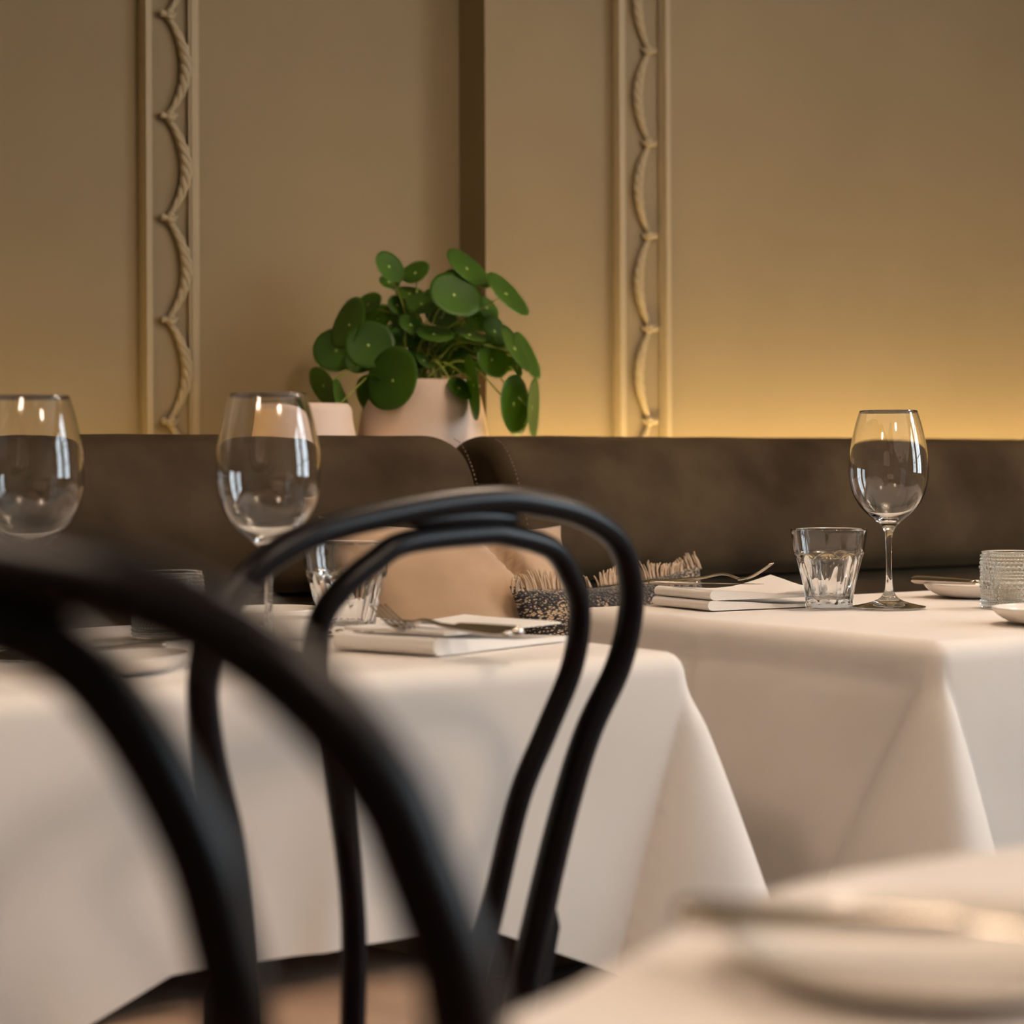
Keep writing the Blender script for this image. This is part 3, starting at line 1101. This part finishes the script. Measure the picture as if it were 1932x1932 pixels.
# right table setting
def napkin(loc, rz, w, d, label, layers):
    """folded cloth napkin: rolled folds along -x, open layers along the front"""
    bm = bmesh.new()
    z = 0
    for (t, inset, lift) in layers:
        n = 14
        rings = []
        ny = 12
        for j in range(ny + 1):
            v = j / ny
            y = -d / 2 + d * v + inset * .4
            ring = []
            # cross-section in x,z: fat roll at the left, thin towards the right
            top, bot = [], []
            for i in range(n + 1):
                u = i / n
                x = -w / 2 + inset + (w - inset * 1.3) * u
                th = t * (1 - .70 * min(1, u * 1.5)) * (1 - .25 * math.sin(v * PI))
                wav = .0012 * mnoise.noise(Vector((u * 3, v * 2.5, t * 900 + inset * 50)))
                lf = lift * max(0, u - .45) ** 1.5 * v * 2
                top.append((x, y, z + th + wav + lf))
                bot.append((x, y, z + wav * .3 + lf * .9))
            # rounded left nose
            nose = []
            for q in range(1, 8):
                a = PI / 2 + PI * q / 8
                nose.append((-w / 2 + inset + math.cos(a) * t * .62, y, z + t / 2 + math.sin(a) * t / 2))
            ring = [bm.verts.new(p) for p in (top[::-1] + nose + bot)]
            rings.append(ring)
        m = len(rings[0])
        for A, B in zip(rings, rings[1:]):
            for k_ in range(m): bm.faces.new((A[k_], A[(k_ + 1) % m], B[(k_ + 1) % m], B[k_]))
        bm.faces.new(rings[0]); bm.faces.new(rings[-1])
        z += t * .98
    o = mesh_obj('napkin', bm, M_napkin, loc=loc)
    sharp(o, 60)
    o.rotation_euler.z = rz
    setp(o, label, 'napkin', 'folded white napkins')
    return o


napkin((1.535, 1.870, ZT + .0015), math.radians(-4), .165, .115, 'folded white napkin under the fork on the right table, two rounded folds facing left', [(.0115, 0, 0), (.0115, .004, .02)])
napkin((.985, 1.610, ZT + .0015), math.radians(20), .19, .115, 'folded white napkin on the middle table behind the looped chair, fork resting on it', [(.0160, 0, .0), (.004, .014, .004)])
fork((1.460, 1.974, .7880), (1.553, 1.838, .7975), 'steel fork on the napkin of the right table, tines raised beside the tumbler', 'steel forks')
knife((1.458, 1.952, .790), (1.548, 1.850, .7885), 'steel knife lying beside the fork on the napkin of the right table', 'steel knives')
fork((.934, 1.443, .7865), (.906, 1.618, .786), 'steel fork on the napkin of the middle table, inside the chair loop', 'steel forks')
knife((1.815, 1.882, .7840), (1.846, 1.674, .7835), 'steel knife across the small dish at the back of the right table', 'steel knives')
knife((.697, 1.605, .7775), (.560, 1.640, .7775), 'steel knife on the small dish at the left of the middle table', 'steel knives')
knife((.407, .531, .7810), (.557, .384, .7810), 'blurred steel knife across the dish on the nearest table', 'steel knives')
knife((.950, 1.452, .7870), (.936, 1.655, .7865), 'steel knife beside the fork on the napkin of the middle table', 'steel knives')


# ------------------------------------------------------------------ cushions
def cushion(name, loc, rot, w, h, t, m, seed, sag=0.0, folds=()):
    bm = bmesh.new()
    n = 44
    grid = {}
    for side in (1, -1):
        for i in range(n + 1):
            for j in range(n + 1):
                u, v = -1 + 2 * i / n, -1 + 2 * j / n
                if side == -1 and (i in (0, n) or j in (0, n)):
                    grid[(side, i, j)] = grid[(1, i, j)]
                    continue
                pin = 1 - .10 * (1 - (abs(u) ** 2)) * (abs(v) ** 3)
                pin2 = 1 - .10 * (1 - (abs(v) ** 2)) * (abs(u) ** 3)
                x = u * w / 2 * pin2
                z = v * h / 2 * pin
                f = (1 - abs(u) ** 2.6) * (1 - abs(v) ** 2.6)
                y = side * t / 2 * max(0, f) ** .55
                y += .008 * mnoise.noise(Vector((u * 2.2 + seed, v * 2.2, side))) * f
                for (fu, fv, ang, dep, wd, ln) in folds:
                    c_, s_ = math.cos(ang), math.sin(ang)
                    du, dv = u - fu, v - fv
                    al, ac = du * c_ + dv * s_, -du * s_ + dv * c_
                    y -= side * dep * math.exp(-(ac / wd) ** 2 - (al / ln) ** 2)
                z -= sag * (1 - v) * 0
                grid[(side, i, j)] = bm.verts.new((x, y, z))
    for side in (1, -1):
        for i in range(n):
            for j in range(n):
                q = [grid[(side, i, j)], grid[(side, i + 1, j)], grid[(side, i + 1, j + 1)], grid[(side, i, j + 1)]]
                try: bm.faces.new(q)
                except ValueError: pass
    o = mesh_obj(name, bm, m, loc=loc)
    o.rotation_euler = rot
    return o


c = cushion('cushion', (1.375, 2.235, .685), (math.radians(-22), math.radians(3), math.radians(-4)), .355, .37, .17, M_pillow, 1.7,
            folds=[(.30, .62, math.radians(-62), .024, .06, .38), (.42, .42, math.radians(-50), .013, .05, .45)])
setp(c, 'tan velvet cushion leaning on the banquette between the two tables', 'cushion')

# patterned throw cushion with a fringed top edge
pc = cushion('fringed_cushion', (1.578, 2.150, .630), (math.radians(-12), math.radians(-3), math.radians(8)), .34, .32, .09, M_woven, 9.2)
setp(pc, 'black and cream woven cushion with a cream fringe, behind the right table', 'cushion')
bm = bmesh.new()
random.seed(11)
for i in range(210):
    u = -1 + 2 * i / 209
    if -.30 < u < -.10 and random.random() < .75: continue
    x = u * .168
    base = Vector((x, random.uniform(-.004, .004), .145 + .006 * u * u))
    ln = .021 * (1 + .25 * math.sin(u * 7)) * random.uniform(.8, 1.12)
    leanx = .008 * math.sin(u * 11 + 1) + random.uniform(-.003, .003)
    leany = random.uniform(-.006, .004)
    P = catmull([base, base + Vector((leanx * .3, leany * .3, ln * .55)), base + Vector((leanx, leany, ln))], 3)
    tube_bm(bm, P, [.0013, .0013, .0012, .0012, .0011, .0010, .0007], 5)
f = mesh_obj('fringe', bm, M_fringe, pc)
f['kind'] = 'stuff'
f['label'] = 'cream yarn fringe'

# ------------------------------------------------------------------ pots and plant
def pot_mesh(rmax, rrim, Hh):
    o_ = prof_smooth([(0, 0), (rmax * .70, 0), (rmax * .82, .006), (rmax * .95, Hh * .22), (rmax, Hh * .45), (rmax * .985, Hh * .66), (rmax * .90, Hh * .86), (rrim * 1.06, Hh * .965), (rrim, Hh)], 6)
    i_ = prof_smooth([(rrim - .005, Hh - .001), (rrim * .96, Hh * .93), (rmax * .80, Hh * .75), (rmax * .78, Hh * .72), (0, Hh * .72)], 4)
    o_[0] = (0, 0); i_[-1] = (0, Hh * .72)
    bm = bmesh.new()
    lathe_bm(bm, o_ + [(rrim - .002, Hh + .0015)] + i_, 72)
    return bm


PX, PY, PZ = 1.606, 2.722, .8205
plant = empty('potted_plant', (PX, PY, PZ))
setp(plant, 'green plant with round coin-shaped leaves in the larger blush pot on the banquette ledge', 'plant')
mesh_obj('pot', pot_mesh(.101, .078, .236), M_pot, plant)
bm = bmesh.new(); lathe_bm(bm, [(.074, .222), (.04, .228), (0, .230)], 32)
mesh_obj('soil', bm, M_soil, plant)
p2 = mesh_obj('plant_pot', pot_mesh(.085, .070, .198), M_pot, loc=(1.400, 2.725, PZ))
setp(p2, 'smaller blush ceramic pot on the ledge, left of the plant', 'pot')

# leaves: image ellipse (centre x, y, semi axes, major-axis angle) measured in a 500 px wide survey of the plant; depth offset towards the room
cR = Vector((math.cos(PSI), -math.sin(PSI), 0))   # right and away directions of the survey plane
cF = Vector((math.sin(PSI), math.cos(PSI), 0))
S_ = 3.13 / 3900
def survey(zx, zy, dz=0.0):
    """survey units -> position relative to the plant base, on an upright plane through the pot"""
    px = 560 + zx * .2588
    py = 430 + zy * .2588
    u = (px - 795.0) * S_
    v = (720 - py) * S_ + .236
    return cR * u + Vector((0, 0, v)) - cF * dz


LEAVES = [
    (672, 280, 128, 82, 55, .02, 1), (845, 300, 108, 78, -30, -.04, 1), (645, 360, 78, 50, 20, -.06, 1),
    (1240, 285, 196, 84, 43, .0, 1), (1525, 480, 200, 74, 48, .02, 1), (1150, 500, 192, 146, 32, .055, 1),
    (370, 705, 194, 112, -68, .02, 1), (490, 530, 106, 76, -35, -.05, 1), (525, 862, 176, 168, 0, .05, 1),
    (705, 1127, 225, 178, -72, .085, 1), (250, 872, 176, 160, 0, -.05, 1), (200, 1160, 152, 84, 60, .06, -1),
    (560, 1225, 160, 118, 60, .05, -1), (762, 1320, 100, 72, -30, .06, -1), (352, 1305, 200, 26, 74, .09, 1),
    (830, 712, 100, 60, 38, .035, 1), (1000, 785, 132, 60, 8, .055, 1), (1255, 785, 122, 38, 20, .03, 1),
    (900, 545, 122, 82, 0, .0, 1), (805, 458, 106, 56, 10, -.03, 1), (1440, 745, 132, 76, 65, -.02, 1),
    (1590, 885, 190, 56, 60, .03, 1), (1668, 922, 184, 62, 65, -.01, 1), (1420, 965, 132, 104, 60, .02, 1),
    (1582, 1288, 212, 102, 88, .03, 1), (1718, 1312, 218, 44, 92, .02, -1), (1282, 1170, 224, 46, 82, .10, -1),
    (1185, 1180, 98, 62, 40, .075, 1), (850, 962, 92, 60, 30, .03, 1), (925, 975, 80, 30, 38, .045, 1),
    (1600, 1010, 76, 32, 75, .0, 1), (715, 545, 84, 62, 50, -.03, 1), (780, 790, 110, 78, 20, .0, 1),
    (1150, 880, 120, 84, -20, -.01, 1), (690, 770, 96, 70, 40, -.02, 1), (1040, 640, 120, 72, 15, -.02, 1),
    (1300, 640, 110, 80, 40, -.04, 1), (1330, 860, 112, 74, -20, .0, 1), (1000, 470, 96, 60, 10, -.05, 1), (900, 880, 110, 70, 0, -.02, 1),
    (620, 960, 120, 90, 30, -.01, 1), (560, 640, 120, 90, -40, -.05, 1), (420, 960, 110, 90, 10, -.03, 1), (980, 900, 130, 96, -15, -.045, 1), (760, 640, 120, 90, 25, -.055, 1),
    (1180, 740, 130, 90, 30, -.05, 1), (1380, 560, 100, 60, 50, -.05, 1), (870, 760, 110, 84, 0, -.05, 1), (1500, 940, 100, 80, 60, -.04, 1), (1090, 980, 120, 90, 10, -.05, 1), (660, 1040, 120, 80, 20, -.02, 1), (1120, 330, 60, 40, -20, .0, 1), (1230, 1000, 110, 70, 20, .0, 1),
]


def leaf_mesh(R):
    bm = bmesh.new()
    n, m = 36, 6
    rings = []
    th = .0009
    for side in (1, -1):
        cv = bm.verts.new((0, 0, -.05 * R + side * th / 2))
        prev = None
        for j in range(1, m + 1):
            ring = []
            for k_ in range(n):
                a = 2 * PI * k_ / n
                rr = R * j / m * (1 + .05 * math.cos(a - .4) + .012 * math.cos(3 * a))
                z = .07 * R * (j / m) ** 2 - .05 * R + .015 * R * math.cos(2 * a) * (j / m) ** 2
                s = side * th / 2 * (1 if j < m else .3)
                ring.append(bm.verts.new((rr * math.cos(a), rr * math.sin(a), z + s)))
            if prev is None:
                for k_ in range(n): bm.faces.new((cv, ring[k_], ring[(k_ + 1) % n]))
            else:
                for k_ in range(n): bm.faces.new((prev[k_], prev[(k_ + 1) % n], ring[(k_ + 1) % n], ring[k_]))
            prev = ring
        rings.append(prev)
    A, B = rings
    for k_ in range(n): bm.faces.new((A[k_], A[(k_ + 1) % n], B[(k_ + 1) % n], B[k_]))
    return bm


for (zx, zy, ma, mi, ang, dep, sgn) in LEAVES:
    R = ma * .2588 * S_
    ratio = min(.985, mi / ma)
    a = math.radians(ang)
    maj = cR * math.cos(a) + Vector((0, 0, -math.sin(a)))
    mnr = cR * -math.sin(a) + Vector((0, 0, -math.cos(a)))
    # plate normal: mostly towards the viewer side, tipped along the minor axis; lean upwards for sgn 1
    tip = mnr if (mnr.z > 0) == (sgn > 0) else -mnr
    nrm = (-cF * ratio + tip * math.sqrt(1 - ratio * ratio)).normalized()
    side = nrm.cross(maj).normalized()
    pos = survey(zx, zy, dep)
    lf = mesh_obj('leaf', leaf_mesh(R * 1.05), M_leaf, plant)
    mt = Matrix((maj, side, nrm)).transposed().to_4x4()
    mt.translation = pos
    lf.matrix_local = mt
    # petiole from the soil to the middle of the leaf, a sub-part
    root = Vector((random.uniform(-.035, .035), random.uniform(-.035, .035), .226))
    hub = pos - nrm * (.05 * R)
    mid = root.lerp(hub, .5) + Vector((0, 0, .03 + .02 * random.random())) - nrm * .01
    if hub.z < .236:
        mid = root.lerp(hub, .55); mid.z = max(.262, hub.z + .03)
    inv = mt.inverted()
    pp = [inv @ v for v in catmull([root, root.lerp(mid, .5) + Vector((0, 0, .012)), mid, hub - nrm * .006, hub], 6)]
    bm = bmesh.new()
    tube_bm(bm, pp, .0013, 7)
    st = mesh_obj('leaf_stem', bm, M_stem, lf)
    bm = bmesh.new()
    lathe_bm(bm, [(0, .0008), (.0016, .0006), (.0022, 0)], 12, (0, 0, -.05 * R + .0007))
    mesh_obj('leaf_dot', bm, M_dot, lf)

# ------------------------------------------------------------------ shaded pendant lamps above the room, out of view
BULB = emis('warm_bulb', (1.0, .78, .60), 46.0)
M_cord = mat('lamp_cord', (.03, .025, .02), .6)
M_shade = mat('lamp_shade_enamel', (.72, .66, .58), .5)
first = None
LAMPS = [(-.55, .65, 2.05, 'above and left of the viewpoint'), (1.75, 1.6, 2.2, 'above the right table'),
         (1.0, -.35, 2.15, 'above and behind the nearest table'), (3.1, 1.3, 2.3, 'at the far right, added to light the right wall')]  # far-right lamp is an unseen extra, added to brighten the upper right wall
for (x, y, z, where) in LAMPS:
    if first is None:
        r = empty('pendant_lamp', (x, y, z))
        bm = bmesh.new()
        lathe_bm(bm, [(0, -.12), (.046, -.111), (.085, -.085), (.111, -.046), (.12, 0), (.111, .046), (.08, .085), (.03, .10), (0, .10)], 32)
        mesh_obj('bulb', bm, BULB, r)
        bm = bmesh.new(); lathe_bm(bm, [(.27, -.06), (.265, -.02), (.23, .05), (.15, .11), (.04, .14), (.0, .142), (0, .138), (.038, .136), (.147, .106), (.226, .048), (.261, -.02), (.266, -.06), (.27, -.06)], 48)
        mesh_obj('lamp_shade', bm, M_shade, r)
        bm = bmesh.new(); tube_bm(bm, [(0, 0, .142), (0, 0, .5), (0, 0, HZ - z)], .003, 8)
        mesh_obj('cord', bm, M_cord, r)
        first = r
    else:
        r = dup(first, (x, y, z))
    setp(r, 'enamel dome pendant lamp hanging ' + where, 'lamp', 'pendant lamps of the dining room')
